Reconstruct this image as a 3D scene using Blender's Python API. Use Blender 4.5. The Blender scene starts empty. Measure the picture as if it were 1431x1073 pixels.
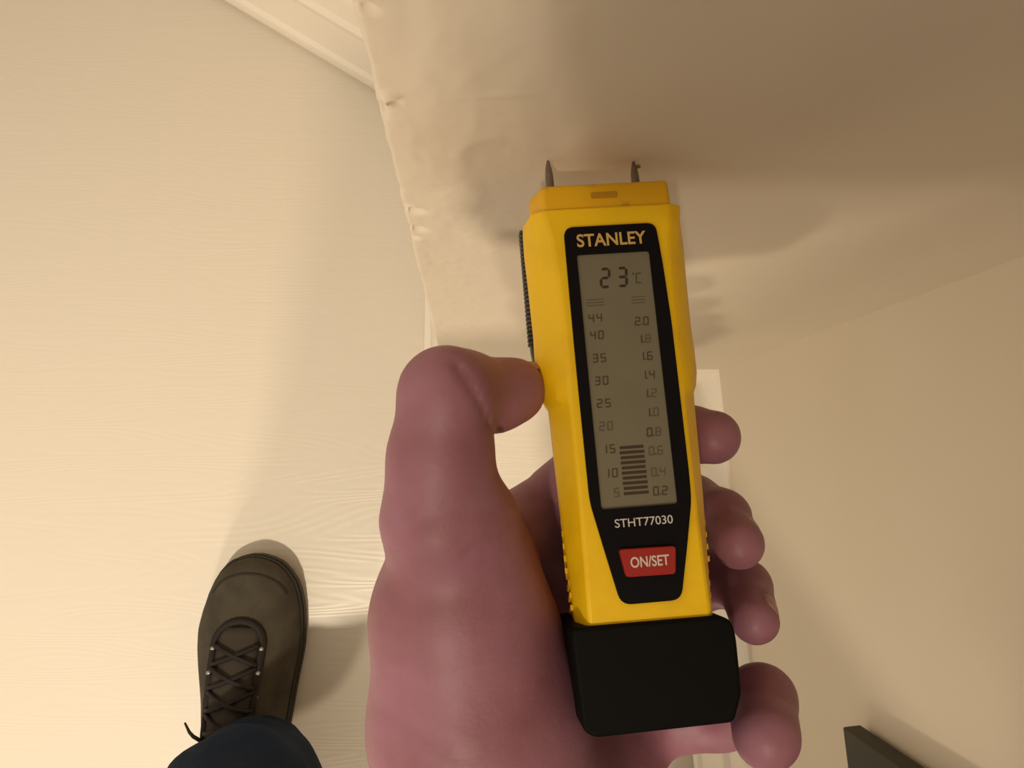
import bpy, bmesh, math, random
import numpy as np
from mathutils import Vector, Matrix, noise

# ------------------------------------------------------------------ camera, world, lights, exposure
S = bpy.context.scene
COL = S.collection
F, CX, CY, CAM_H = 1075.0, 715.5, 536.5, 0.90
_g = np.array([-63.5, 110.5, F]); _g /= np.linalg.norm(_g)          # gravity seen by the lens
_Z = -_g
_X = np.array([1.0, 0, 0]); _X = _X - _X.dot(_Z) * _Z; _X /= np.linalg.norm(_X)
_Y = np.cross(_Z, _X)
RM = np.array([_X, _Y, _Z])
CAMP = np.array([0, 0, CAM_H])


def ray(px, py):
    return RM @ np.array([(px - CX) / F, (py - CY) / F, 1.0])


def at(px, py, d):
    return CAMP + ray(px, py) * d


def onz(px, py, z=0.0):
    r = ray(px, py)
    return CAMP + r * ((z - CAM_H) / r[2])


cam = bpy.data.cameras.new('camera')
cam.sensor_fit = 'HORIZONTAL'; cam.sensor_width = 36.0; cam.lens = 36.0 * F / 1431.0
cam.clip_start = 0.01
camo = bpy.data.objects.new('camera', cam); COL.objects.link(camo)
m3 = Matrix([list(RM[:, 0]), list(-RM[:, 1]), list(-RM[:, 2])]).transposed()
camo.matrix_world = Matrix.Translation(Vector(CAMP)) @ m3.to_4x4()
S.camera = camo

W = bpy.data.worlds.new('room_ambient'); S.world = W; W.use_nodes = True
W.node_tree.nodes['Background'].inputs[0].default_value = (1.0, 0.86, 0.70, 1)
W.node_tree.nodes['Background'].inputs[1].default_value = 0.80


def lamp(name, loc, target, power, size, col):
    l = bpy.data.lights.new(name, 'AREA'); l.shape = 'DISK'; l.size = size; l.energy = power; l.color = col
    o = bpy.data.objects.new(name, l); COL.objects.link(o)
    o.location = loc
    o.rotation_euler = (Vector(target) - Vector(loc)).to_track_quat('-Z', 'Y').to_euler()
    return o


sp = bpy.data.lights.new('ceiling_downlight', 'SPOT'); sp.energy = 172; sp.color = (1.0, 0.87, 0.68)
sp.spot_size = math.radians(59); sp.spot_blend = 1.0; sp.shadow_soft_size = 0.045
spo = bpy.data.objects.new('ceiling_downlight', sp); COL.objects.link(spo); spo.location = (-0.40, -0.97, 2.35)
spo.rotation_euler = (Vector((-0.24, -0.60, 0)) - spo.location).to_track_quat('-Z', 'Y').to_euler()
lamp('far_lamp', (-0.50, -2.6, 1.62), (0, 0, 0.6), 34, 0.28, (1.0, 0.84, 0.66))

S.view_settings.view_transform = 'Standard'; S.view_settings.look = 'None'
S.view_settings.gamma = 1.0; S.view_settings.use_curve_mapping = False
S.view_settings.exposure = -0.21


# ------------------------------------------------------------------ helpers
def mat(name, col, rough=0.6, spec=0.5, metal=0.0, bump=None, var=None, sss=0.0, coat=0.0):
    m = bpy.data.materials.new(name); m.use_nodes = True
    nt = m.node_tree; b = nt.nodes['Principled BSDF']
    b.inputs['Base Color'].default_value = (*col, 1); b.inputs['Roughness'].default_value = rough
    b.inputs['Specular IOR Level'].default_value = spec; b.inputs['Metallic'].default_value = metal
    b.inputs['Coat Weight'].default_value = coat
    if sss:
        b.inputs['Subsurface Weight'].default_value = sss
        b.inputs['Subsurface Radius'].default_value = (1.0, 0.35, 0.2)
        b.inputs['Subsurface Scale'].default_value = 0.004
    tc = nt.nodes.new('ShaderNodeTexCoord')
    if var:                                       # (scale, second colour, low, high)
        n = nt.nodes.new('ShaderNodeTexNoise'); n.inputs['Scale'].default_value = var[0]; n.inputs['Detail'].default_value = 4
        nt.links.new(tc.outputs['Object'], n.inputs['Vector'])
        r = nt.nodes.new('ShaderNodeMapRange'); r.inputs[1].default_value = var[2]; r.inputs[2].default_value = var[3]
        nt.links.new(n.outputs['Fac'], r.inputs[0])
        x = nt.nodes.new('ShaderNodeMix'); x.data_type = 'RGBA'
        x.inputs[6].default_value = (*col, 1); x.inputs[7].default_value = (*var[1], 1)
        nt.links.new(r.outputs[0], x.inputs[0]); nt.links.new(x.outputs[2], b.inputs['Base Color'])
    if bump:                                      # list of (scale, strength, distance)
        prev = None
        for sc, st, di in bump:
            n = nt.nodes.new('ShaderNodeTexNoise'); n.inputs['Scale'].default_value = sc; n.inputs['Detail'].default_value = 3
            nt.links.new(tc.outputs['Object'], n.inputs['Vector'])
            bp = nt.nodes.new('ShaderNodeBump'); bp.inputs['Strength'].default_value = st; bp.inputs['Distance'].default_value = di
            nt.links.new(n.outputs['Fac'], bp.inputs['Height'])
            if prev: nt.links.new(prev.outputs[0], bp.inputs['Normal'])
            prev = bp
        nt.links.new(prev.outputs[0], b.inputs['Normal'])
    return m


def floor_material():
    m = mat('pale_floor', (0.73, 0.67, 0.565), 0.34, 0.45)
    nt = m.node_tree; b = nt.nodes['Principled BSDF']; L = nt.links.new
    tc = nt.nodes.new('ShaderNodeTexCoord')
    mp = nt.nodes.new('ShaderNodeMapping'); mp.inputs['Rotation'].default_value = (0, 0, -0.07)
    mp.inputs['Scale'].default_value = (1.0, 9.0, 1.0); L(tc.outputs['Object'], mp.inputs[0])
    big = nt.nodes.new('ShaderNodeTexNoise'); big.inputs['Scale'].default_value = 2.2; big.inputs['Detail'].default_value = 1
    L(mp.outputs[0], big.inputs['Vector'])
    mul = nt.nodes.new('ShaderNodeMath'); mul.operation = 'MULTIPLY'; mul.inputs[1].default_value = 26
    L(big.outputs['Fac'], mul.inputs[0])
    sn = nt.nodes.new('ShaderNodeMath'); sn.operation = 'SINE'; 
    mul2 = nt.nodes.new('ShaderNodeMath'); mul2.operation = 'MULTIPLY'; mul2.inputs[1].default_value = 6.283
    L(mul.outputs[0], mul2.inputs[0]); L(mul2.outputs[0], sn.inputs[0])
    mp2 = nt.nodes.new('ShaderNodeMapping'); mp2.inputs['Rotation'].default_value = (0, 0, -0.07)
    mp2.inputs['Scale'].default_value = (3.0, 110.0, 1.0); L(tc.outputs['Object'], mp2.inputs[0])
    fi = nt.nodes.new('ShaderNodeTexNoise'); fi.inputs['Scale'].default_value = 1.6; fi.inputs['Detail'].default_value = 3
    L(mp2.outputs[0], fi.inputs['Vector'])
    bp = nt.nodes.new('ShaderNodeBump'); bp.inputs['Strength'].default_value = 0.10; bp.inputs['Distance'].default_value = 0.0004
    L(sn.outputs[0], bp.inputs['Height'])
    bp2 = nt.nodes.new('ShaderNodeBump'); bp2.inputs['Strength'].default_value = 0.07; bp2.inputs['Distance'].default_value = 0.0012
    L(fi.outputs['Fac'], bp2.inputs['Height']); L(bp.outputs[0], bp2.inputs['Normal']); L(bp2.outputs[0], b.inputs['Normal'])
    # faint grain tint and a few specks of dirt
    mx = nt.nodes.new('ShaderNodeMix'); mx.data_type = 'RGBA'
    mx.inputs[6].default_value = (0.735, 0.672, 0.565, 1); mx.inputs[7].default_value = (0.715, 0.65, 0.542, 1)
    L(fi.outputs['Fac'], mx.inputs[0])
    vo = nt.nodes.new('ShaderNodeTexVoronoi'); vo.inputs['Scale'].default_value = 5.5; L(tc.outputs['Object'], vo.inputs['Vector'])
    lt = nt.nodes.new('ShaderNodeMapRange'); lt.inputs[1].default_value = 0.008; lt.inputs[2].default_value = 0.02
    lt.inputs[3].default_value = 0.55; lt.inputs[4].default_value = 0.0
    L(vo.outputs['Distance'], lt.inputs[0])
    mx2 = nt.nodes.new('ShaderNodeMix'); mx2.data_type = 'RGBA'; mx2.inputs[7].default_value = (0.25, 0.2, 0.13, 1)
    L(lt.outputs[0], mx2.inputs[0]); L(mx.outputs[2], mx2.inputs[6]); L(mx2.outputs[2], b.inputs['Base Color'])
    return m


M = {
    'floor': floor_material(),
    'wall': mat('cream_plaster', (0.76, 0.665, 0.525), 0.75, 0.25, bump=[(45, 0.05, 0.004), (420, 0.04, 0.001)], var=(6, (0.73, 0.635, 0.49), 0.35, 0.7)),
    'trim': mat('cream_gloss_paint', (0.84, 0.765, 0.64), 0.4, 0.45, bump=[(90, 0.05, 0.003)]),
    'yellow': mat('yellow_plastic', (0.92, 0.57, 0.003), 0.48, 0.4, bump=[(2600, 0.12, 0.0003)], var=(70, (0.79, 0.45, 0.004), 0.5, 0.85)),
    'yellow_worn': mat('scuffed_yellow_plastic', (0.82, 0.455, 0.006), 0.5, 0.4, bump=[(2200, 0.12, 0.0003)], var=(120, (0.40, 0.19, 0.01), 0.56, 0.80)),
    'grip': mat('ribbed_yellow_plastic', (0.72, 0.40, 0.005), 0.6, 0.3),
    'slot': mat('dark_yellow_slot', (0.50, 0.26, 0.012), 0.6, 0.3),  # one even tone, a darker yellow than the head around it
    'black': mat('black_bezel', (0.006, 0.005, 0.006), 0.42, 0.10),
    'rubber': mat('black_rubber_cap', (0.004, 0.004, 0.0035), 0.62, 0.09, bump=[(1800, 0.1, 0.0003)]),
    'clip': mat('dark_grey_clip', (0.085, 0.08, 0.07), 0.6, 0.3),
    'lcd': mat('lcd_glass', (0.185, 0.165, 0.108), 0.35, 0.3, var=(90, (0.175, 0.15, 0.10), 0.4, 0.7)),
    'ink': mat('lcd_segment', (0.045, 0.036, 0.020), 0.5, 0.2),
    'ink_mid': mat('lcd_scale_print', (0.085, 0.068, 0.042), 0.5, 0.2),
    'ink_faint': mat('lcd_ghost_print', (0.125, 0.103, 0.066), 0.5, 0.2),
    'ink_bar': mat('lcd_bar_segment', (0.062, 0.040, 0.026), 0.5, 0.2),
    'gold': mat('gold_lettering', (0.62, 0.40, 0.12), 0.5, 0.3),
    'print': mat('pale_lettering', (0.62, 0.57, 0.50), 0.5, 0.3),
    'red': mat('red_button_rubber', (0.34, 0.018, 0.012), 0.5, 0.35),
    'steel': mat('dull_steel', (0.26, 0.22, 0.175), 0.45, 0.5, 0.85),
    'skin': mat('skin', (0.335, 0.148, 0.192), 0.50, 0.4, sss=0.25, bump=[(900, 0.10, 0.0006), (240, 0.10, 0.0015)], var=(45, (0.27, 0.105, 0.128), 0.38, 0.68)),
    'nail': mat('nail', (0.40, 0.205, 0.205), 0.35, 0.5),
    'hair': mat('dark_hair', (0.03, 0.02, 0.015), 0.6, 0.3, bump=[(300, 0.5, 0.004)]),
    'denim': mat('navy_trousers', (0.012, 0.020, 0.038), 0.9, 0.12, bump=[(900, 0.3, 0.0012), (25, 0.35, 0.02)], var=(14, (0.019, 0.029, 0.053), 0.4, 0.7)),
    'jumper': mat('charcoal_jumper', (0.035, 0.035, 0.04), 0.9, 0.1, bump=[(300, 0.3, 0.003)]),
    'shoe': mat('grey_nubuck', (0.070, 0.058, 0.040), 0.85, 0.2, bump=[(500, 0.3, 0.0012)], var=(40, (0.047, 0.040, 0.029), 0.4, 0.7)),
    'welt': mat('dark_shoe_rim', (0.022, 0.018, 0.012), 0.6, 0.3),
    'tongue': mat('shoe_tongue', (0.052, 0.043, 0.032), 0.9, 0.15, bump=[(700, 0.3, 0.001)]),
    'lace': mat('dark_lace', (0.018, 0.012, 0.010), 0.7, 0.3),
    'eyelet': mat('eyelet_metal', (0.35, 0.32, 0.28), 0.4, 0.5, 0.7),
    'panel': mat('dark_olive_panel', (0.030, 0.027, 0.014), 0.5, 0.3, var=(12, (0.022, 0.02, 0.012), 0.4, 0.7)),
}


def link(name, mesh, m=None, parent=None, smooth=None):
    o = bpy.data.objects.new(name, mesh); COL.objects.link(o)
    if m: mesh.materials.clear(); mesh.materials.append(m)
    if parent: o.parent = parent
    if smooth is not None:
        mesh.polygons.foreach_set('use_smooth', [True] * len(mesh.polygons))
        if smooth < 180:
            mesh.set_sharp_from_angle(angle=math.radians(smooth))
    return o


def pyobj(name, verts, faces, m, parent=None, smooth=None, fix=True):
    me = bpy.data.meshes.new(name)
    me.from_pydata([tuple(map(float, v)) for v in verts], [], [tuple(map(int, f)) for f in faces])
    if fix:
        bm = bmesh.new(); bm.from_mesh(me); bmesh.ops.recalc_face_normals(bm, faces=bm.faces); bm.to_mesh(me); bm.free()
    return link(name, me, m, parent, smooth)


def empty(name, loc, label, cat, rot=None):
    o = bpy.data.objects.new(name, None); COL.objects.link(o); o.empty_display_size = 0.02
    if rot is not None:
        o.matrix_world = Matrix.Translation(Vector(loc)) @ rot.to_4x4()
    else:
        o.location = loc
    o['label'] = label; o['category'] = cat
    return o


def bevel(o, w, seg=2, ang=25):
    b = o.modifiers.new('bevel', 'BEVEL'); b.width = w; b.segments = seg; b.limit_method = 'ANGLE'; b.angle_limit = math.radians(ang)
    return o


def prism(name, pts, z0, z1, m, parent, bw=0, seg=2, smooth=30, front_scale=None):
    n = len(pts)
    v = [(x, y, z0) for x, y in pts]
    if front_scale:
        cx = sum(p[0] for p in pts) / n; cy = sum(p[1] for p in pts) / n
        v += [(cx + (x - cx) * front_scale, cy + (y - cy) * front_scale, z1) for x, y in pts]
    else:
        v += [(x, y, z1) for x, y in pts]
    f = [tuple(range(n))[::-1], tuple(range(n, 2 * n))] + [(i, (i + 1) % n, n + (i + 1) % n, n + i) for i in range(n)]
    o = pyobj(name, v, f, m, parent, smooth)
    if bw: bevel(o, bw, seg)
    return o


def rounded(pts, r, seg=4):
    out = []; n = len(pts)
    for i in range(n):
        p = Vector(pts[i]); a = Vector(pts[i - 1]) - p; b = Vector(pts[(i + 1) % n]) - p
        rr = min(r, a.length * 0.45, b.length * 0.45)
        A = p + a.normalized() * rr; B = p + b.normalized() * rr
        for k in range(seg + 1):
            t = k / seg
            q = A * (1 - t) ** 2 + p * 2 * t * (1 - t) + B * t * t
            out.append((q.x, q.y))
    return out


def tube(name, pts, r, m, parent=None, seg=8, closed=False):
    pts = [Vector(p) for p in pts]; n = len(pts); v = []; f = []
    rs = r if isinstance(r, (list, tuple)) else [r] * n
    up = None
    for i, p in enumerate(pts):
        t = (pts[(i + 1) % n] if (closed or i < n - 1) else p) - (pts[i - 1] if (closed or i > 0) else p)
        t.normalize()
        if up is None: up = t.orthogonal()
        up = (up - t * up.dot(t)).normalized(); sd = t.cross(up)
        for k in range(seg):
            a = 2 * math.pi * k / seg
            v.append(p + (up * math.cos(a) + sd * math.sin(a)) * rs[i])
    for i in range(n if closed else n - 1):
        j = (i + 1) % n
        for k in range(seg):
            l = (k + 1) % seg
            f.append((i * seg + k, i * seg + l, j * seg + l, j * seg + k))
    if not closed:
        f.append(tuple(range(seg))[::-1]); f.append(tuple(range((n - 1) * seg, n * seg)))
    return pyobj(name, v, f, m, parent, 180)


# ---- signed-distance modelling for bodies and cloth: tapered capsules blended and turned into one surface
def cone_sdf(P, a, b, r1, r2):
    ba = b - a; l2 = max(ba.dot(ba), 1e-12)
    pa = P - a
    t = np.clip((pa @ ba) / l2, 0, 1)
    d = np.linalg.norm(pa - t[..., None] * ba, axis=-1)
    return d - (r1 + (r2 - r1) * t)


def smin(a, b, k):
    h = np.clip(0.5 + 0.5 * (b - a) / k, 0, 1)
    return b * (1 - h) + a * h - k * h * (1 - h)


def field(groups, joins, lo, hi, vox):
    """groups: list of (prims, k); joins[i] = blend of group i into the running field (index -1: plain pool)."""
    dims = np.ceil((hi - lo) / vox).astype(int) + 1
    G = np.stack(np.meshgrid(*[lo[i] + vox * np.arange(dims[i]) for i in range(3)], indexing='ij'), -1).astype(np.float32)
    tot = None
    for (prims, k), kj in zip(groups, joins):
        D = np.full(dims, 1.0, np.float32)
        for a, b, r1, r2 in prims:
            a = np.asarray(a, float); b = np.asarray(b, float); R = max(r1, r2) + 3 * k + 4 * vox
            i0 = np.maximum(np.floor((np.minimum(a, b) - R - lo) / vox), 0).astype(int)
            i1 = np.minimum(np.ceil((np.maximum(a, b) + R - lo) / vox) + 1, dims).astype(int)
            if (i1 <= i0).any(): continue
            s = tuple(slice(i0[q], i1[q]) for q in range(3))
            D[s] = smin(D[s], cone_sdf(G[s], a, b, r1, r2), k)
        tot = D if tot is None else smin(tot, D, kj)
    return G, tot


def surface(G, D, vox):
    """surface nets"""
    s = D < 0
    nx, ny, nz = D.shape
    cnt = np.zeros((nx - 1, ny - 1, nz - 1), np.float32); acc = np.zeros((nx - 1, ny - 1, nz - 1, 3), np.float32)
    off = [(i, j, k) for i in (0, 1) for j in (0, 1) for k in (0, 1)]
    def sl(o): return (slice(o[0], nx - 1 + o[0]), slice(o[1], ny - 1 + o[1]), slice(o[2], nz - 1 + o[2]))
    for a in off:
        for ax in range(3):
            if a[ax]: continue
            b = list(a); b[ax] = 1; b = tuple(b)
            da, db = D[sl(a)], D[sl(b)]
            c = (s[sl(a)] != s[sl(b)])
            t = np.where(c, da / np.where(np.abs(da - db) < 1e-12, 1, da - db), 0)
            for q in range(3):
                acc[..., q] += np.where(c, a[q] + (t if q == ax else 0), 0)
            cnt += c
    act = cnt > 0
    idx = np.full(act.shape, -1, np.int64); idx[act] = np.arange(act.sum())
    ijk = np.argwhere(act)
    V = G[0, 0, 0] + vox * (ijk + acc[act] / cnt[act][:, None])
    faces = []
    for ax in range(3):
        b = [slice(None)] * 3; c = [slice(None)] * 3
        b[ax] = slice(0, -1); c[ax] = slice(1, None)
        e = np.argwhere(s[tuple(b)] != s[tuple(c)])
        u, v = (ax + 1) % 3, (ax + 2) % 3
        ok = (e[:, u] > 0) & (e[:, v] > 0) & (e[:, u] < act.shape[u]) & (e[:, v] < act.shape[v])
        e = e[ok]
        flip = s[tuple(e.T)]
        q = []
        for du, dv in ((-1, -1), (0, -1), (0, 0), (-1, 0)):
            w = e.copy(); w[:, u] += du; w[:, v] += dv
            q.append(idx[tuple(w.T)])
        q = np.stack(q, 1)
        q[~flip] = q[~flip][:, ::-1]
        faces.append(q)
    return V, np.concatenate(faces)


def relax(V, Fq, n=2, lam=0.5):
    for _ in range(n):
        acc = np.zeros_like(V); c = np.zeros(len(V))
        for a in range(4):
            i, j = Fq[:, a], Fq[:, (a + 1) % 4]
            np.add.at(acc, i, V[j]); np.add.at(c, i, 1)
            np.add.at(acc, j, V[i]); np.add.at(c, j, 1)
        V = V + lam * (acc / np.maximum(c, 1)[:, None] - V)
    return V


# ------------------------------------------------------------------ setting: floor, walls, skirtings
def struct(o):
    o['kind'] = 'structure'; return o


struct(pyobj('floor', [(-2.6, -3.6, 0), (0.9, -3.6, 0), (0.9, 1.6, 0), (-2.6, 1.6, 0), (-2.6, -3.6, -.05), (0.9, -3.6, -.05), (0.9, 1.6, -.05), (-2.6, 1.6, -.05)],
             [(0, 1, 2, 3), (4, 7, 6, 5), (0, 4, 5, 1), (1, 5, 6, 2), (2, 6, 7, 3), (3, 7, 4, 0)], M['floor']))

WY, AX = 0.0868, -0.0223                      # front wall plane and its outer corner
ROOM_H = 2.42


def front_wall():
    rad = 0.0018
    path = []                                  # (x, y, nx, ny, rough)
    for x in list(np.arange(0.42, 0.13, -0.02)) + list(np.arange(0.13, 0.075, -0.005)) + list(np.concatenate([np.arange(0.075, 0.02, -0.0018), np.arange(0.02, AX + rad, -0.0011)])):
        path.append((x, WY, 0, -1))
    for k in range(7):
        a = -math.pi / 2 - k / 6 * math.pi / 2
        path.append((AX + rad + rad * math.cos(a), WY + rad + rad * math.sin(a), math.cos(a), math.sin(a)))
    for y in list(np.arange(WY + rad + .001, WY + .03, .003)) + list(np.arange(WY + .03, 0.50, .05)):
        path.append((AX, y, -1, 0))
    zs = [0.0, 0.1, 0.2, 0.26] + list(np.arange(0.27, 0.55, 0.0024)) + list(np.arange(0.55, 0.78, 0.0011)) + [0.82, 0.9, 1.0, 1.3, 1.7, ROOM_H]
    def zof(px, py):
        r = ray(px, py); t = WY / r[1]; p = CAMP + r * t; return p[0], p[2]
    chips = [(*zof(574, 292), .0040, .0028, .0028), (*zof(581, 319), .0034, .0024, .0024), (*zof(577, 331), .0016, .0018, .0016), (*zof(545, 133), .0022, .0022, -.0011),
             (*zof(552, 137), .0012, .0016, .0016), (*zof(566, 285), .0016, .0024, .0014), (*zof(509, 8), .0024, .0012, .0012), (*zof(556, 262), .0012, .0016, .0012), (*zof(534, 150), .001, .003, .0007)]
    rx0, rz0 = zof(600, 138); rx1, rz1 = zof(770, 128)
    verts = []
    for z in zs:
        for x, y, nx, ny in path:
            p = Vector((x * 1.0, y, z))
            edge = math.exp(-((x - AX) / 0.045) ** 2) if ny else 1.0
            top = min(1, max(0, (z - 0.60) / 0.08))
            a = 0.00028 * noise.noise(Vector((p.x * 180, p.y * 180, p.z * 70))) + 0.0008 * noise.noise(Vector((p.x * 95, p.y * 95, p.z * 36)) + Vector((3, 1, 7))) + 0.0009 * noise.noise(Vector((p.x * 40, p.y * 30, p.z * 16)))
            d = a * (0.12 + 0.85 * edge) * (0.45 + 0.55 * top)
            if ny:
                d += 0.0004 * max(0, noise.noise(Vector((p.x * 300 + 9, p.y * 300, p.z * 130)))) * edge
                for cx, cz, cr, ch, cd in chips:
                    dz = z - cz + .25 * (x - cx)
                    rr = ((x - cx) / cr) ** 2 + (dz / (ch * (.6 if dz > 0 else 2.0))) ** 2
                    if rr < 3: d -= 1.8 * cd * math.exp(-rr * rr)
                if rx0 < x < rx1:
                    t = (x - rx0) / (rx1 - rx0); zz = rz0 + (rz1 - rz0) * t
                    d += 0.0005 * math.exp(-((z - zz) / 0.0011) ** 2) * math.sin(math.pi * t) * (.6 + .6 * noise.noise(p * 160))
            verts.append((x + nx * d, y + ny * d, z))
    n = len(path); faces = []
    for i in range(len(zs) - 1):
        for j in range(n - 1):
            faces.append((i * n + j, i * n + j + 1, (i + 1) * n + j + 1, (i + 1) * n + j))
    # close the block at the back
    b0 = len(verts)
    verts += [(0.42, 0.50, 0), (0.42, 0.50, ROOM_H)]
    faces.append(tuple([b0, b0 + 1] + [(i * n) for i in range(len(zs) - 1, -1, -1)]))
    return struct(pyobj('wall_front', verts, faces, M['wall'], None, 50))


front_wall()

# right wall: runs from the inner corner towards the viewer
RW0 = np.array([0.2341, 0.0870]); RWD = np.array([0.0224, -0.2537]); RWD = RWD / np.linalg.norm(RWD); RWN = np.array([RWD[1], -RWD[0]])  # into the room
if RWN[0] > 0: RWN = -RWN
FA, FB = np.array([-0.3312, 0.5577]), np.array([-0.115, 0.4299]); FWD = (FB - FA) / np.linalg.norm(FB - FA); FWN = np.array([FWD[1], -FWD[0]])
if FWN[1] > 0: FWN = -FWN


def slab(name, a, b, n, z1=ROOM_H, th=0.1):
    pts = [a, b, b - n * th, a - n * th]
    v = [(*p, 0) for p in pts] + [(*p, z1) for p in pts]
    return struct(pyobj(name, v, [(0, 1, 2, 3), (4, 5, 6, 7), (0, 1, 5, 4), (1, 2, 6, 5), (2, 3, 7, 6), (3, 0, 4, 7)], M['wall']))


slab('wall_right', RW0 - RWD * 0.05, RW0 + RWD * 3.3, RWN)
foot = FWN * 0.026                              # skirting foot stands proud of the far wall
slab('wall_far', FA - foot - FWD * 2.4, FB - foot + FWD * 0.25, FWN)

PROFILE = [(0.0, 0.0), (0.004, 0.0), (0.004, 0.006), (0.0105, 0.007), (0.026, 0.055), (0.0245, 0.064), (0.020, 0.068), (0.0165, 0.128), (0.019, 0.133), (0.019, 0.141), (0.014, 0.146), (0.012, 0.170), (0.0125, 0.176), (0.011, 0.186), (0.006, 0.196), (0.003, 0.200), (0.0, 0.200)]


def skirting(name, path, normals, rise=1.0):
    """path: wall-line points (2D); normals: offset direction per point (mitred)."""
    v = []; n = len(PROFILE)
    for p, d in zip(path, normals):
        for t, z in PROFILE:
            v.append((p[0] + d[0] * t, p[1] + d[1] * t, z * rise))
    f = []
    for i in range(len(path) - 1):
        for j in range(n - 1):
            f.append((i * n + j, i * n + j + 1, (i + 1) * n + j + 1, (i + 1) * n + j))
    f.append(tuple(range(n))); f.append(tuple(range((len(path) - 1) * n, len(path) * n)))
    return struct(pyobj(name, v, f, M['trim'], None, 28))


skirting('baseboard_front', [(RW0[0] + .02, WY), (AX, WY)], [(0, -1), (-1, -1)])
skirting('baseboard_left', [(AX, WY), (AX, 0.40)], [(-1, -1), (-1, 0)])
skirting('baseboard_right', [RW0 - RWD * .02, RW0 + RWD * 3.2], [RWN, RWN], 1.004)
skirting('baseboard_far', [FA - foot - FWD * 2.3, FB - foot + FWD * 0.2], [FWN, FWN])


# dark panel hung on the right wall, only its far lower corner in view
def wall_panel():
    r = ray(1177, 1015); nrm = np.array([RWN[0], RWN[1], 0.0]); p0 = np.array([*RW0, 0.0])
    front = p0 + nrm * 0.016
    t = (front - CAMP).dot(nrm) / r.dot(nrm); c = CAMP + r * t
    root = empty('wall_panel', c - nrm * 0.016, 'dark olive flat panel hung low on the right wall, cut by the picture edge', 'panel')
    d = np.array([RWD[0], RWD[1], 0]); u = np.array([0, 0, 1.0])
    def box(name, s0, s1, z0, z1, t0, t1, m):
        v = []
        for s_, z_ in ((s0, z0), (s1, z0), (s1, z1), (s0, z1)):
            for t_ in (t0, t1):
                v.append(d * s_ + u * z_ + nrm * t_)
        return bevel(pyobj(name, v, [(0, 2, 4, 6), (1, 3, 5, 7), (0, 2, 3, 1), (2, 4, 5, 3), (4, 6, 7, 5), (6, 0, 1, 7)], m, root), 0.0012)
    box('board', 0.0, 0.55, 0, 0.40, 0.004, 0.016, M['panel'])
    box('backing_strip', 0.02, 0.53, 0.02, 0.38, 0.0, 0.004, M['welt'])
    return root


wall_panel()

# ------------------------------------------------------------------ moisture meter (local frame in metres, built from millimetres)
D1, D2 = .2045, .1935
_TL, _TR, _BL = at(806, 358, D1), at(907, 353, D1 + .0012), at(840, 710, D2)
_up = _TL - _BL; _up /= np.linalg.norm(_up)
_ex = _TR - _TL; _ex = _ex - _ex.dot(_up) * _up; _ex /= np.linalg.norm(_ex)
_ez = np.cross(_ex, _up)
_r = ray(874, 530); MO = CAMP + _r * ((_TL - CAMP).dot(_ez) / _r.dot(_ez))
MROT = Matrix([list(_ex), list(_up), list(_ez)]).transposed()


def mm(pts): return [(x / 1000, y / 1000) for x, y in pts]


meter = empty('moisture_meter', MO, 'yellow and black pin moisture meter held in the hand, its pins against the wall', 'meter', MROT)


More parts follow.
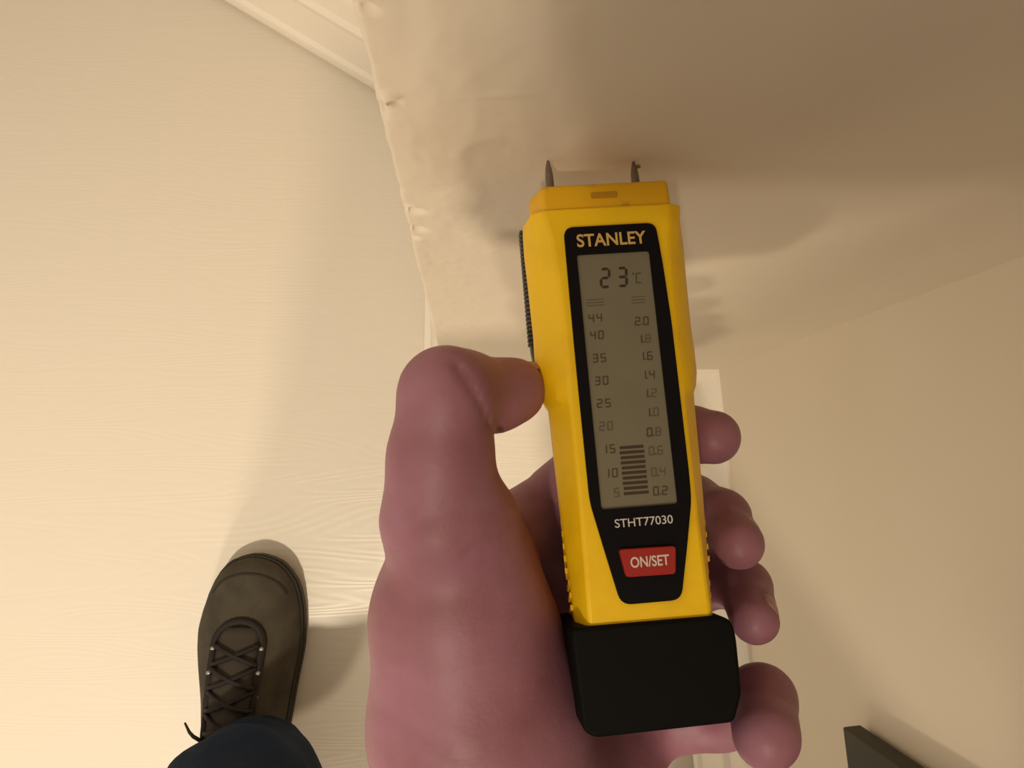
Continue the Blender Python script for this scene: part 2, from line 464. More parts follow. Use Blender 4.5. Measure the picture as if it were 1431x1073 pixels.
def build_meter():
    # housing: sections along the length  (y, plateau half, rim half, back half)
    rows = [(-62, 15.2, 17.6, 16.6), (-52, 15.0, 18.2, 16.8), (-44, 14.9, 18.6, 16.9), (-31, 14.8, 19.2, 17.0), (-17, 14.9, 19.6, 17.0), (-8, 15.0, 19.8, 17.0),
            (-5.6, 15.0, 19.9, 17.2), (-3.6, 15.0, 20.6, 18.6), (-1.6, 14.9, 21.5, 19.6), (2, 14.7, 22.1, 20.2), (8, 14.6, 22.2, 20.4), (15, 14.7, 22.0, 20.4), (29, 15.1, 22.3, 20.6), (38, 15.8, 22.6, 20.8), (44, 16.8, 22.5, 20.8), (47.6, 17.6, 22.2, 20.6)]
    v = []; f = []
    for y, p, r, b in rows:
        low = y < -5
        zr = -6.5 if low else -8.5
        zt = -0.8 if low else 0.0
        sec = [(-b, -24), (-b - .5, -17), (-r, zr - 2), (-r + .5, zr), (-p - (1.0 if low else 3.2), zt - (1.2 if low else 2.3)), (-p, 0), (p, 0), (p + (1.0 if low else 3.2), zt - (1.2 if low else 2.3)), (r - .5, zr), (r, zr - 2), (b + .5, -17), (b, -24)]
        v += [(x / 1000, y / 1000, z / 1000) for x, z in sec]
    n = 12
    for i in range(len(rows) - 1):
        for j in range(n):
            k = (j + 1) % n
            f.append((i * n + j, i * n + k, (i + 1) * n + k, (i + 1) * n + j))
    f.append(tuple(range(n))); f.append(tuple(range((len(rows) - 1) * n, len(rows) * n)))
    bevel(pyobj('housing', v, f, M['yellow'], meter, 32), 0.0007, 2, 30)

    # narrower measuring head
    hv = []
    for y, s in ((46.5, 1.0), (53.6, .995), (55.0, .975)):
        for x, z in [(-18.5, -23), (-20.2, -10), (-17.2, -1.2), (17.6, -1.2), (20.3, -10), (18.5, -23)]:
            hv.append((x * s / 1000, y / 1000, (z if s > .98 else -11 + (z + 11) * .94) / 1000))
    hf = [(i * 6 + j, i * 6 + (j + 1) % 6, (i + 1) * 6 + (j + 1) % 6, (i + 1) * 6 + j) for i in range(2) for j in range(6)]
    hf += [tuple(range(6)), tuple(range(12, 18))]
    bevel(pyobj('measuring_head', hv, hf, M['yellow_worn'], meter, 32), 0.0011, 3, 25)
    prism('head_slot', mm(rounded([(-4.0, 50.4), (3.4, 50.4), (3.4, 52.2), (-4.0, 52.2)], .7)), -.0018, -.00105, M['slot'], meter)

    # pins: collar, shaft and sharpened tip
    for px in (-13.3, 11.5):
        prof = [(54.5, 1.25), (56.0, 1.25), (62.8, 1.15), (64.6, .95), (66.6, .5), (68.0, .06)]
        if px > 0: prof = [(y - 1.5 * (y > 57), r) for y, r in prof]
        tube('pin', [(px / 1000, y / 1000, -.012) for y, r in prof], [r / 1000 for y, r in prof], M['steel'], meter, 12)
    bm = bmesh.new(); bmesh.ops.create_icosphere(bm, subdivisions=2, radius=.0007)
    for q in bm.verts: q.co = Vector((q.co.x * 1.2 + .0128, q.co.y * .8 + .0640, q.co.z - .012)); q.co += noise.noise_vector(q.co * 900) * .0002
    me = bpy.data.meshes.new('plaster_crumb'); bm.to_mesh(me); bm.free(); link('plaster_crumb', me, M['steel'], meter, 180)

    # black bezel with a window cut out for the display
    outer = rounded([(-12.5, 41.8), (12.3, 41.8), (13.1, 29.6), (13.6, 14.2), (13.6, -25), (13.4, -32), (11.0, -43.2), (8.0, -56.1), (-7.0, -56.1), (-9.5, -44.5), (-12.4, -30.5), (-12.6, -1), (-12.6, 22)], 2.6, 5)
    inner = rounded([(-9.7, -32.7), (9.8, -32.7), (9.8, 34.1), (-9.7, 34.1)], .8, 3)
    cu = bpy.data.curves.new('bezel', 'CURVE'); cu.dimensions = '2D'; cu.fill_mode = 'BOTH'; cu.extrude = .00045
    for loop in (outer, inner):
        sp = cu.splines.new('POLY'); sp.points.add(len(loop) - 1); sp.use_cyclic_u = True
        for q, (x, y) in zip(sp.points, loop): q.co = (x / 1000, y / 1000, 0, 1)
    tmp = bpy.data.objects.new('bezel_curve', cu); COL.objects.link(tmp)
    me = bpy.data.meshes.new_from_object(tmp.evaluated_get(bpy.context.evaluated_depsgraph_get()))
    bpy.data.objects.remove(tmp)
    for q in me.vertices: q.co.z += .00045
    link('display_bezel', me, M['black'], meter)

    # display
    scr = prism('screen', mm([(-9.9, -32.9), (10.0, -32.9), (10.0, 34.3), (-9.9, 34.3)]), .00002, .00025, M['lcd'], meter)
    SEG = {'0': 'abcdef', '1': 'bc', '2': 'abged', '3': 'abgcd', '4': 'fgbc', '5': 'afgcd', '6': 'afgedc', '7': 'abc', '8': 'abcdefg', '9': 'abcdfg', 'C': 'afed'}
    def glyph(ch, x, y, w, h, t, name, m, parent, skew=.07):
        """seven-segment figure with its lower left corner at x, y (mm)"""
        v = []; f = []
        g = t * (.12 if t > .45 else -.38)
        S7 = {'a': ((0, h), (w, h), 0), 'g': ((0, h / 2), (w, h / 2), 0), 'd': ((0, 0), (w, 0), 0), 'f': ((0, h), (0, h / 2), 1), 'b': ((w, h), (w, h / 2), 1), 'e': ((0, h / 2), (0, 0), 1), 'c': ((w, h / 2), (w, 0), 1)}
        for s in SEG[ch]:
            (x0, y0), (x1, y1), vert = S7[s]
            if vert:
                y0 -= g; y1 += g
                hexa = [(x0, y0), (x0 + t / 2, y0 - t / 2), (x0 + t / 2, y1 + t / 2), (x0, y1), (x0 - t / 2, y1 + t / 2), (x0 - t / 2, y0 - t / 2)]
            else:
                x0 += g; x1 -= g
                hexa = [(x0, y0), (x0 + t / 2, y0 + t / 2), (x1 - t / 2, y0 + t / 2), (x1, y0), (x1 - t / 2, y0 - t / 2), (x0 + t / 2, y0 - t / 2)]
            b = len(v)
            for zz in (.00025, .00030):
                v += [((x + a + c * skew) / 1000, (y + c) / 1000, zz) for a, c in hexa]
            f += [tuple(range(b + 6, b + 12)), tuple(range(b, b + 6))[::-1]] + [(b + i, b + (i + 1) % 6, b + 6 + (i + 1) % 6, b + 6 + i) for i in range(6)]
        return pyobj(name, v, f, m, parent)
    glyph('2', -3.9, 25.0, 2.2, 4.9, .75, 'digit', M['ink'], scr)
    glyph('3', .7, 25.0, 2.2, 4.9, .75, 'digit', M['ink'], scr)
    glyph('C', 5.6, 25.6, 1.2, 2.6, .35, 'unit_mark', M['ink_mid'], scr)
    prism('degree_mark', mm([(4.7, 27.9), (5.2, 27.9), (5.2, 28.4), (4.7, 28.4)]), .00025, .0003, M['ink_mid'], scr)
    # left scale: moisture in wood
    for k, (txt, y) in enumerate(zip(['44', '40', '35', '30', '25', '20', '15', '10', '5'], [16.6, 12.0, 5.9, -.1, -6.0, -11.9, -17.8, -23.9, -28.9])):
        x = -8.0 + (2.1 if len(txt) == 1 else 0)
        mk = M['ink_mid'] if k < 7 and k != 5 else M['ink_faint']
        if txt == '10': mk = M['ink_mid']
        for c in txt:
            glyph(c, x, y - .85, 1.15, 2.0, .40, 'scale_figure', mk, scr); x += 2.1
    for k, (txt, y) in enumerate(zip(['20', '18', '16', '14', '12', '10', '08', '06', '04', '02'], [15.0, 10.2, 5.6, .6, -4.2, -9.2, -14.3, -19.1, -24.5, -29.3])):
        x = 4.1
        for q, c in enumerate(txt):
            glyph(c, x, y - .85, 1.15, 2.0, .40, 'scale_figure', M['ink_mid'] if (q == 0 or k in (0, 2, 3, 9)) and k not in (7, 8) else M['ink_faint'], scr); x += 2.25
        prism('decimal_point', mm([(5.55, y - .95), (5.95, y - .95), (5.95, y - .55), (5.55, y - .55)]), .00025, .0003, M['ink_mid'], scr)
    # ghosted symbols above both scales
    for x0, x1 in ((-8.2, -3.6), (3.8, 7.4)):
        for q in range(3):
            yy = 20.0 + q * .8
            prism('scale_symbol', mm([(x0, yy), (x1, yy), (x1, yy + .3), (x0, yy + .3)]), .00025, .0003, M['ink_faint'], scr)
    for k in range(10):
        y = -29.6 + k * 1.29; w = .12 * (k % 2)
        prism('bar_segment', mm([(-3.5 + w, y), (2.9 - w, y), (2.9 - w, y + .78), (-3.5 + w, y + .78)]), .00025, .0003, M['ink_bar'], scr)

    def text(body, w, cx, cy, z, m, parent, bold=0.0, name='lettering', hscale=None):
        fc = bpy.data.curves.new('t', 'FONT'); fc.body = body; fc.align_x = 'CENTER'; fc.align_y = 'CENTER'; fc.offset = bold; fc.extrude = .02
        t = bpy.data.objects.new('t', fc); COL.objects.link(t)
        bpy.context.view_layer.update()
        me = bpy.data.meshes.new_from_object(t.evaluated_get(bpy.context.evaluated_depsgraph_get())); bpy.data.objects.remove(t)
        xs = [q.co.x for q in me.vertices]; ys = [q.co.y for q in me.vertices]
        s = w / (max(xs) - min(xs)); sy = s if not hscale else hscale / (max(ys) - min(ys))
        mx, my = (max(xs) + min(xs)) / 2, (max(ys) + min(ys)) / 2
        for q in me.vertices: q.co = Vector(((q.co.x - mx) * s + cx, (q.co.y - my) * sy + cy, z + q.co.z * .002))
        return link(name, me, m, parent)
    text('STANLEY', .0186, 0, .0379, .00092, M['gold'], meter, .018, hscale=.0036)
    text('STHT77030', .0147, .0007, -.0364, .00092, M['print'], meter, .004, hscale=.0021)
    btn = prism('button', mm(rounded([(-6.6, -42.6), (8.0, -42.9), (7.2, -49.8), (-5.4, -49.6)], .9, 3)), .0004, .0021, M['red'], meter, .0005, 2, 30, .97)
    text('ON/SET', .0097, .0009, -.0461, .00212, M['print'], btn, .016, hscale=.0026)

    # ribbed grips down both flanks
    for sgn in (-1, 1):
        v = []; f = []
        ys = np.arange(-60.5, -6.5, 3.1)
        for y in ys:
            b = len(v)
            for (dy, z, pr) in ((0, -21.5, .0), (1.4, -21.5, .0), (4.2, -8.5, .0), (2.8, -8.5, .0)):
                yy = min(y + dy, -6)
                base = 17.4 + (19.3 - 17.4) * ((z + 22) / 14.0) * (.9 if yy > -50 else .55)
                v.append((sgn * (base - .6) / 1000, yy / 1000, z / 1000)); v.append((sgn * (base + .05) / 1000, (yy + .3) / 1000, z / 1000))
            f += [(b, b + 2, b + 4, b + 6), (b + 1, b + 3, b + 5, b + 7), (b, b + 2, b + 3, b + 1), (b + 2, b + 4, b + 5, b + 3), (b + 4, b + 6, b + 7, b + 5), (b + 6, b, b + 1, b + 7)]
        pyobj('grip_ribs', v, f, M['grip'], meter)

    # dark back shell, wide along the upper left flank, with fine ridges
    prism('back_shell', mm(rounded([(-20.0, 52), (19.5, 52), (20, 44), (20.2, 2), (16.8, -6), (16.6, -60), (-16.6, -60), (-16.8, -6), (-19.6, 0), (-21.6, 14), (-21.6, 50)], 1.2)), -.0275, -.0236, M['clip'], meter, .0008)
    rv = []; rf = []
    for y in np.arange(16, 50, 1.3):
        b = len(rv)
        for z in (-.0268, -.0222):
            rv += [(-.0222, y / 1000, z), (-.0208, y / 1000, z), (-.0208, (y + .7) / 1000, z), (-.0222, (y + .7) / 1000, z)]
        rf += [(b, b + 1, b + 2, b + 3), (b + 4, b + 5, b + 6, b + 7)] + [(b + i, b + (i + 1) % 4, b + 4 + (i + 1) % 4, b + 4 + i) for i in range(4)]
    pyobj('thumb_ridges', rv, rf, M['clip'], meter)

    # black protective cap pushed over the lower end
    capo = rounded([(-19.6, -60.4), (17.3, -60.6), (20.0, -62.2), (20.5, -66), (20.2, -79), (17.5, -85.6), (-16.5, -86.0), (-19.2, -84.2), (-20.0, -62.5)], 1.6, 4)
    prism('end_cap', mm(capo), -.0285, .0015, M['rubber'], meter, .0016, 3)


build_meter()


# ------------------------------------------------------------------ the person holding it
person = empty('person', (-0.05, -0.40, 0), 'person in dark navy trousers and grey lace-up shoe, left hand gripping the yellow meter', 'person')
POFF = np.array([-0.05, -0.40, 0.0])


def hp(px, py, d, rpx): return (at(px, py, d), rpx * d / F)


def chain(*js):
    js = [hp(*j) for j in js]
    return [(js[i][0], js[i + 1][0], js[i][1], js[i + 1][1]) for i in range(len(js) - 1)]


def wjoin(V, Fq, V2, F2): return np.concatenate([V, V2]), np.concatenate([Fq, F2 + len(V)])


WRIST = at(715, 1170, .204); ELBOW = np.array([-0.02, -0.315, 0.84]); SHOULDER_L = np.array([-0.035, -0.50, 1.09])


def build_body():
    palm = (chain((640, 740, .196, 84), (642, 860, .204, 117), (662, 1010, .206, 140), (715, 1170, .204, 146))
            + chain((650, 745, .202, 70), (688, 900, .209, 86), (704, 990, .210, 102), (730, 1150, .207, 120))
            + chain((720, 745, .234, 48), (760, 860, .246, 70), (760, 1150, .215, 120))
            + chain((795, 800, .246, 56), (780, 900, .248, 70), (760, 1150, .215, 120))
            + chain((840, 900, .246, 56), (810, 990, .244, 76), (770, 1150, .215, 120))
            + chain((868, 1006, .238, 58), (838, 1060, .232, 84), (790, 1160, .212, 110))
            + chain((660, 765, .208, 60), (735, 755, .232, 44)))
    palm.append((WRIST, ELBOW, .0275, .043)); palm.append((ELBOW, SHOULDER_L, .044, .052))
    thumb = (chain((615, 722, .192, 84), (616, 640, .189, 72), (624, 556, .186, 66))
             + chain((624, 548, .187, 64), (648, 549, .194, 57), (690, 553, .203, 49), (716, 546, .207, 47)))
    index = chain((722, 742, .236, 48), (880, 604, .246, 42), (962, 607, .236, 39), (997, 611, .228, 38))
    middle = chain((800, 796, .246, 50), (966, 706, .246, 42), (1008, 724, .230, 39), (1032, 760, .214, 36))
    ring = chain((842, 896, .246, 50), (988, 806, .245, 40), (1040, 820, .229, 36), (1055, 866, .213, 34.5))
    pinky = chain((866, 1008, .238, 52), (1006, 998, .231, 46), (1064, 977, .213, 46), (1071, 1028, .197, 47))
    fingers = index + middle + ring + pinky
    vox = 0.00115
    pts = np.array([at(480, 460, .17), at(1150, 470, .27), at(480, 1250, .17), at(1150, 1200, .27), at(480, 460, .27), at(480, 1250, .27)])
    lo = pts.min(0); hi = pts.max(0); lo[1] = -0.275; lo[0] = max(lo[0], -0.075); hi[0] = .105; hi[1] = min(hi[1], .06); hi[2] = .885
    groups = [(index, .003), (middle, .003), (ring, .003), (pinky, .003)]
    G, Df = field(groups, [None, .0012, .0012, .0012], lo, hi, vox)
    _, Dp = field([(palm, .008), (thumb, .0035)], [None, .007], lo, hi, vox)
    D = smin(Dp, Df, .006)
    # skin folds pressed into the surface
    rel = (G - CAMP) @ RM
    PX = CX + F * rel[..., 0] / rel[..., 2]; PY = CY + F * rel[..., 1] / rel[..., 2]; DP = rel[..., 2]
    def crease(pl, width, depth, dmax=.30):
        nonlocal D
        best = np.full(D.shape, 1e9, np.float32)
        for (x0, y0), (x1, y1) in zip(pl[:-1], pl[1:]):
            bx, by = x1 - x0, y1 - y0
            t = np.clip(((PX - x0) * bx + (PY - y0) * by) / (bx * bx + by * by), 0, 1)
            best = np.minimum(best, np.hypot(PX - x0 - t * bx, PY - y0 - t * by))
        D = D + np.where((DP < dmax) & (DP > .1), depth * np.exp(-(best / width) ** 2), 0).astype(np.float32)
    crease([(650, 772), (680, 757), (700, 743), (716, 724)], 7, .0008, .22)
    crease([(636, 508), (656, 538), (673, 568), (681, 594)], 5, .0013, .200)
    crease([(560, 742), (620, 716), (690, 712)], 7, .0004, .215)
    crease([(528, 985), (590, 1020), (640, 1060)], 9, .0004, .215)
    crease([(548, 940), (600, 960)], 7, .0003, .215)
    crease([(1056, 996), (1078, 1020), (1096, 1048)], 3, .00035, .2)
    crease([(1030, 962), (1070, 966), (1108, 985)], 5, .0006, .215)
    crease([(735, 660), (752, 690), (778, 706)], 4, .0005)
    crease([(985, 722), (1010, 716), (1030, 730)], 4, .0004, .235)
    crease([(1012, 818), (1036, 822), (1058, 838)], 4, .0004, .235)
    crease([(1016, 700), (1034, 709), (1052, 724)], 3, .0005, .235)
    crease([(1056, 824), (1072, 840), (1088, 864)], 3, .0005, .235)
    V, Q = surface(G, D, vox); V = relax(V, Q, 3)
    # low-detail remainder of the body (arm, trunk, head, legs), inside the clothes except for the head
    b = []
    def c(a, e, r1, r2): b.append((np.array(a, float), np.array(e, float), r1, r2))
    c((WRIST + (ELBOW - WRIST) * .72), ELBOW, .034, .041); c(ELBOW, SHOULDER_L, .041, .040)
    c((.06, -.76, .72), (.10, -.57, 1.04), .095, .095); c((.0, -.51, 1.08), (.19, -.60, 1.08), .045, .042)
    c((.10, -.54, 1.12), (.09, -.48, 1.22), .055, .052)
    c((.09, -.44, 1.27), (.085, -.42, 1.33), .075, .085); c((.085, -.38, 1.24), (.08, -.36, 1.27), .05, .055)
    c((.08, -.325, 1.285), (.078, -.312, 1.262), .010, .014)                     # nose
    c((.062, -.322, 1.238), (.100, -.322, 1.238), .007, .007); c((.050, -.345, 1.31), (.120, -.345, 1.31), .012, .012)      # lips and brow
    c((.000, -.44, 1.29), (.0, -.43, 1.31), .014, .016); c((.170, -.44, 1.29), (.170, -.43, 1.31), .014, .016)
    c((.19, -.60, 1.07), (.215, -.43, .84), .042, .036); c((.215, -.43, .84), (.175, -.19, .885), .035, .028)
    c((.175, -.19, .885), (.178, -.12, .895), .030, .028); c((.178, -.12, .895), (.168, -.045, .905), .026, .030)
    for k in range(4):                                                          # fingers closed behind the phone
        y = -.052 + .0165 * k
        c((.165, y, .905), (.150, y + .012, .938 - .002 * k), .011, .0095); c((.150, y + .012, .938 - .002 * k), (.118 + .004 * k, y + .014, .930), .0095, .008)
    c((.165, -.08, .893), (.148, -.050, .880), .013, .011); c((.148, -.050, .880), (.122, -.036, .884), .011, .009)
    G2, D2_ = field([(b, .02)], [None], np.array([-.36, -1.0, .52]), np.array([.30, -.03, 1.46]), .0085)
    V2, Q2 = surface(G2, D2_, .0085); V2 = relax(V2, Q2, 2)
    V, Q = wjoin(V, Q, V2, Q2)
    me = bpy.data.meshes.new('body'); me.from_pydata([tuple(p) for p in (V - POFF).tolist()], [], Q.tolist())
    body = link('body', me, M['skin'], person, 180)

    # nails
    def nail(ctr, along, dors, ln, wd):
        along = along / np.linalg.norm(along); dors = dors - dors.dot(along) * along; dors /= np.linalg.norm(dors); sd = np.cross(along, dors)
        v = []; f = []; n, k = 7, 7
        for i in range(n):
            u = -1 + 2 * i / (n - 1)
            for j in range(k):
                w = -1 + 2 * j / (k - 1)
                ww = wd * (1 - .28 * max(0, u) ** 3 - .15 * max(0, -u) ** 2)
                th = w * 1.0
                v.append(ctr + along * (u * ln - .10 * ln * w * w * (1 if u > 0 else -1) * abs(u)) + sd * (math.sin(th) / math.sin(1.0) * ww) + dors * (ww * 1.1 * (math.cos(th) - 1) - .0007 * u * u))
        for i in range(n - 1):
            for j in range(k - 1):
                f.append((i * k + j, i * k + j + 1, (i + 1) * k + j + 1, (i + 1) * k + j))
        o = pyobj('fingernail', [p - POFF for p in v], f, M['nail'], body, 180)
        s = o.modifiers.new('thickness', 'SOLIDIFY'); s.thickness = .0006
    cz = RM[:, 2]; cx_, cy_ = RM[:, 0], RM[:, 1]
    P = lambda *a: at(*a)
    nail(P(727, 548, .207) + (-cy_ * .97 + cz * .25) * (44.5 * .207 / F), P(716, 546, .207) - P(650, 552, .194), -cy_ + cz * .25, .0058, .0056)
    for (tx, ty, td, r, dx, dy, dd, dors) in [(1003, 611, .226, 38, 35, 4, -.008, cz + cx_ * .15), (1032, 755, .215, 36.5, 24, 36, -.016, cx_ * .78 - cy_ * .58 + cz * .18), (1056, 860, .2135, 35, 15, 46, -.016, cx_ * .85 - cy_ * .42 + cz * .15), (1074, 1022, .198, 47, 7, 51, -.016, cx_ * .7 - cy_ * .1 + cz * .9)]:
        dn = dors / np.linalg.norm(dors)
        nail(P(tx, ty, td) + dn * (r * td / F * .99), P(tx + dx, ty + dy, td + dd) - P(tx, ty, td), dn, .0050, .0044)
    for ex in (.052, .112):
        bm = bmesh.new(); bmesh.ops.create_uvsphere(bm, u_segments=12, v_segments=8, radius=.011)
        for q in bm.verts: q.co = q.co + Vector((ex, -.345, 1.288)) - Vector(POFF)
        me = bpy.data.meshes.new('eye'); bm.to_mesh(me); bm.free(); link('eye', me, M['print'], body, 180)
    # hair
    G3, D3 = field([([(np.array([.085, -.465, 1.33]), np.array([.09, -.48, 1.27]), .092, .085)], .01)], [None], np.array([-.05, -.62, 1.13]), np.array([.22, -.30, 1.46]), .01)
    V3, Q3 = surface(G3, D3, .01); V3 = relax(V3, Q3, 2)
    me = bpy.data.meshes.new('hair'); me.from_pydata([tuple(p) for p in (V3 - POFF).tolist()], [], Q3.tolist()); link('hair', me, M['hair'], person, 180)


build_body()


def wrinkle(V, amp, sc, seed):
    out = V.copy()
    for i, p in enumerate(V):
        q = Vector(p)
        n = noise.noise_vector(Vector((q.x * sc, q.y * sc, q.z * sc * 1.7 + seed)))
        out[i] += np.array(n) * amp
    return out


KNEE_L = np.array([-0.172, -0.425, 0.48]); HIP_L = np.array([-0.02, -0.76, 0.70])


def build_clothes():
    b = []
    def c(a, e, r1, r2): b.append((np.array(a, float), np.array(e, float), r1, r2))
    c((-.208, -.312, .085), (-.202, -.312, .16), .060, .066); c((-.202, -.312, .16), KNEE_L, .068, .080)
    c((-.262, -.338, .10), (-.240, -.33, .17), .030, .04); c((-.170, -.328, .10), (-.17, -.32, .18), .034, .045)
    c(KNEE_L, HIP_L, .085, .105)
    c((.17, -.72, .10), (.17, -.66, .45), .062, .075); c((.17, -.66, .46), (.13, -.78, .70), .080, .10)
    c((0, -.79, .70), (.12, -.79, .70), .115, .115); c((.06, -.78, .74), (.065, -.74, .84), .13, .125)
    lo, hi = np.array([-.36, -.97, .035]), np.array([.30, -.15, .98])
    G, D = field([(b, .02)], [None], lo, hi, .006)
    # hem: open bottom cut at a slant over the shoe
    D = np.maximum(D, (.060 + .10 * (G[..., 1] + .30)) - G[..., 2])
    V, Q = surface(G, D, .006); V = relax(V, Q, 1)
    V = wrinkle(V, .009, 16, 3)
    me = bpy.data.meshes.new('trousers'); me.from_pydata([tuple(p) for p in (V - POFF).tolist()], [], Q.tolist()); link('trousers', me, M['denim'], person, 180)
    b.clear()
    c((.06, -.75, .82), (.10, -.57, 1.06), .13, .13); c((0, -.51, 1.09), (.19, -.60, 1.09), .072, .065)
    c(SHOULDER_L + np.array([.02, 0, 0]), ELBOW, .066, .055); c(ELBOW, ELBOW + (WRIST - ELBOW) * .22, .054, .048)
    c((.19, -.60, 1.07), (.215, -.43, .84), .058, .048); c((.215, -.43, .84), (.179, -.235, .874), .052, .042)
    G, D = field([(b, .025)], [None], np.array([-.36, -.97, .6]), np.array([.30, -.12, 1.22]), .008)
    V, Q = surface(G, D, .008); V = relax(V, Q, 2); V = wrinkle(V, .006, 18, 8)
    me = bpy.data.meshes.new('jumper'); me.from_pydata([tuple(p) for p in (V - POFF).tolist()], [], Q.tolist()); link('jumper', me, M['jumper'], person, 180)


build_clothes()


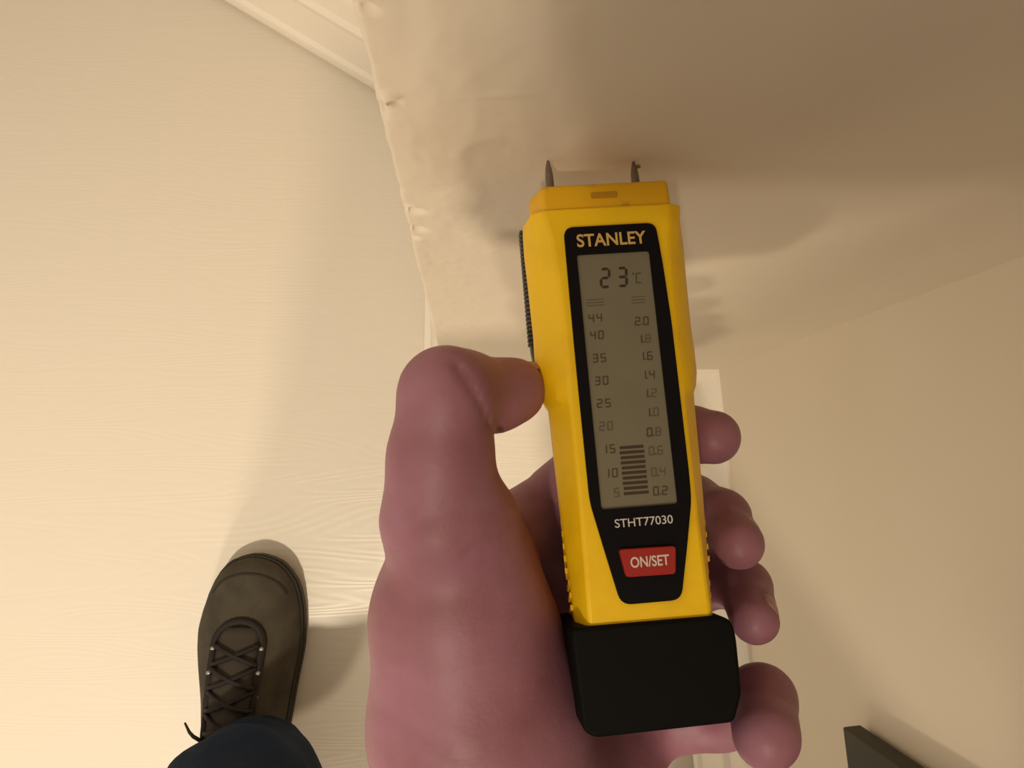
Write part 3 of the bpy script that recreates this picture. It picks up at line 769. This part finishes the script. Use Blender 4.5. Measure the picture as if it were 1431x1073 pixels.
def build_shoe(toe, yaw, mirror=1):
    """local: x across, y from the toe back (negative), z up"""
    root = bpy.data.objects.new('shoe', None); COL.objects.link(root); root.parent = person; root.empty_display_size = .02
    root.matrix_parent_inverse = Matrix(); root.location = Vector(toe) - Vector(POFF); root.rotation_euler = (0, 0, yaw)
    T = [(0.000, .004, .003, .030), (.001, .0095, .003, .033), (.003, .0165, .003, .036), (.006, .0232, .003, .0395), (.010, .0288, .003, .043), (.016, .0348, .003, .0465), (.026, .0412, .003, .051), (.040, .0468, .002, .055), (.057, .0510, .001, .060), (.078, .0538, 0, .067), (.095, .0538, 0, .074), (.110, .0522, 0, .082), (.125, .0500, 0, .089), (.139, .0478, 0, .095), (.166, .0445, 0, .104), (.20, .040, 0, .108), (.24, .038, 0, .106), (.275, .034, 0, .100), (.284, .026, 0, .094), (.288, .012, 0, .088)]
    d_, w_, o_, h_ = [np.array(q) for q in zip(*T)]
    W_ = lambda d: float(np.interp(d, d_, w_)); O_ = lambda d: float(np.interp(d, d_, o_)) * mirror; H_ = lambda d: float(np.interp(d, d_, h_))
    zs = .020
    # upper
    ds = [0, .0005, .001, .002, .003, .0045, .006, .008, .010, .013] + list(np.arange(.016, .280, .005)) + [.281, .284, .286, .288]
    lift = lambda d: .013 * math.exp(-(d / .032) ** 2)
    K = 24; v = []; f = []
    def up(d, a):
        w = W_(d); h = H_(d)
        e = .80
        x = O_(d) + w * math.copysign(abs(math.cos(a)) ** .82, math.cos(a)); z = zs + (h - zs) * abs(math.sin(a)) ** e
        narrow = min(1, max(0, (d - .07) / .08)); x = O_(d) + (x - O_(d)) * (1 - .42 * narrow * ((z - zs) / (h - zs + 1e-6)) ** 1.3)
        return (x, -d, z + lift(d))
    for d in ds:
        for k in range(K + 1): v.append(up(d, math.pi * k / K))
    n = K + 1
    for i in range(len(ds) - 1):
        for k in range(K): f.append((i * n + k, i * n + k + 1, (i + 1) * n + k + 1, (i + 1) * n + k))
    f.append(tuple(range(n))); f.append(tuple(range((len(ds) - 1) * n, len(ds) * n)))
    pyobj('upper', v, f, M['shoe'], root, 60)
    def zt(x, d):
        best = None
        for k in range(40):
            p = up(d, math.pi * k / 39)
            if best is None or abs(p[0] - x) < abs(best[0] - x): best = p
        a0 = best
        return a0[2]
    # sole and rim
    def outline(off):
        L = [(O_(d) + (W_(d) + off * min(1, d / .01 + .3)), -d + off * max(0, 1 - d / .02)) for d in ds] + [(O_(d) - (W_(d) + off * min(1, d / .01 + .3)), -d + off * max(0, 1 - d / .02)) for d in ds[::-1]]
        return L
    for o in (prism('sole', outline(.0030), 0, .016, M['welt'], root, .003, 2), prism('rim', outline(.0016), .0155, .024, M['welt'], root, .002, 2)):
        for q in o.data.vertices: q.co.z += lift(max(0, -q.co.y))
    # toe bumper seam
    tube('toe_seam', [(O_(.02) + .040 * math.sin(t), -.014 - .030 * (1 - math.cos(t)), zt(.040 * math.sin(t) + O_(.02), .014 + .030 * (1 - math.cos(t))) + .0003) for t in np.linspace(-1.3, 1.3, 19)], .0011, M['welt'], root, 6)
    # eyestay: a dark U around the tongue
    U = []
    for t in np.linspace(0, 1, 41):
        if t < .32: d = .172 - (.172 - .084) * t / .32; x = -.0245 + .003 * (1 - t / .32)
        elif t > .68: d = .084 + (.172 - .084) * (t - .68) / .32; x = .0245 - .003 * (t - .68) / .32
        else:
            a = (t - .32) / .36 * math.pi; d = .084 - .022 * math.sin(a); x = -.0245 * math.cos(a)
        U.append((x + O_(d), -d, zt(x + O_(d), d) + .0008))
    tube('eyestay', U, .0042, M['lace'], root, 8)
    # tongue
    v = []; f = []; rows = np.linspace(.068, .176, 16)
    for d in rows:
        for k in range(7):
            x = -.021 + .042 * k / 6
            v.append((x + O_(d), -d, zt(x + O_(d), d) + .0026 - .003 * abs(k - 3) / 3))
    for i in range(15):
        for k in range(6): f.append((i * 7 + k, i * 7 + k + 1, (i + 1) * 7 + k + 1, (i + 1) * 7 + k))
    o = pyobj('tongue', v, f, M['tongue'], root, 180); s = o.modifiers.new('thickness', 'SOLIDIFY'); s.thickness = .002; s.offset = 1
    # laces
    for k, d in enumerate((.084, .105, .126, .147)):
        for sg in (-1, 1):
            pts = []
            for t in np.linspace(0, 1, 9):
                dd = d + .018 * t; x = sg * (-.0225 + .045 * t)
                pts.append((x + O_(dd), -dd, zt(x + O_(dd), dd) + .0050 + .0018 * math.sin(math.pi * t) + (.001 if sg > 0 else 0)))
            tube('lace', pts, .0023, M['lace'], root, 7)
    for sg in (-1, 1):
        pts = [(sg * .020, -.172, zt(sg * .02, .172) + .006), (sg * .030, -.166, .096), (sg * .036, -.164, .090), (sg * .043, -.157, .084)]
        tube('lace_end', pts, [.0020, .0018, .0016, .0010], M['lace'], root, 6)
    for d in (.088, .110, .132):
        for sg in (-1, 1):
            x = sg * .0245
            bm = bmesh.new(); bmesh.ops.create_uvsphere(bm, u_segments=10, v_segments=6, radius=.0026)
            z = zt(x + O_(d), d) + .0040
            for q in bm.verts: q.co = Vector((q.co.x + x + O_(d), q.co.y - d, q.co.z * .6 + z))
            me = bpy.data.meshes.new('eyelet'); bm.to_mesh(me); bm.free(); link('eyelet', me, M['eyelet'], root, 180)
    return root


build_shoe((-0.2320, -0.1020, 0), math.radians(-1.5))
build_shoe((0.165, -0.55, 0), math.radians(-4), -1)


# ------------------------------------------------------------------ the phone that takes the picture, in the other hand
def build_phone():
    back = RM[:, 2] * -1
    org = CAMP + back * .0015
    rot = Matrix([list(RM[:, 0]), list(-RM[:, 1]), list(back)]).transposed()
    root = empty('phone', org, 'black phone held level in the other hand above the meter', 'phone', rot)
    o = rounded([(-.020, -.055), (.127, -.055), (.127, .0165), (-.020, .0165)], .009, 5)
    prism('case', o, .0015, .0095, M['black'], root, .0015, 3)
    ring = [(math.cos(a), math.sin(a)) for a in np.linspace(0, 2 * math.pi, 24, endpoint=False)]
    prism('lens_ring', [(x * .007, y * .007) for x, y in ring], .0, .0016, M['clip'], root)
    prism('lens_ring', [(x * .007, -.020 + y * .007) for x, y in ring], .0, .0016, M['clip'], root)
    prism('screen', rounded([(-.017, -.052), (.124, -.052), (.124, .0135), (-.017, .0135)], .007, 5), .0095, .0098, M['rubber'], root)


build_phone()
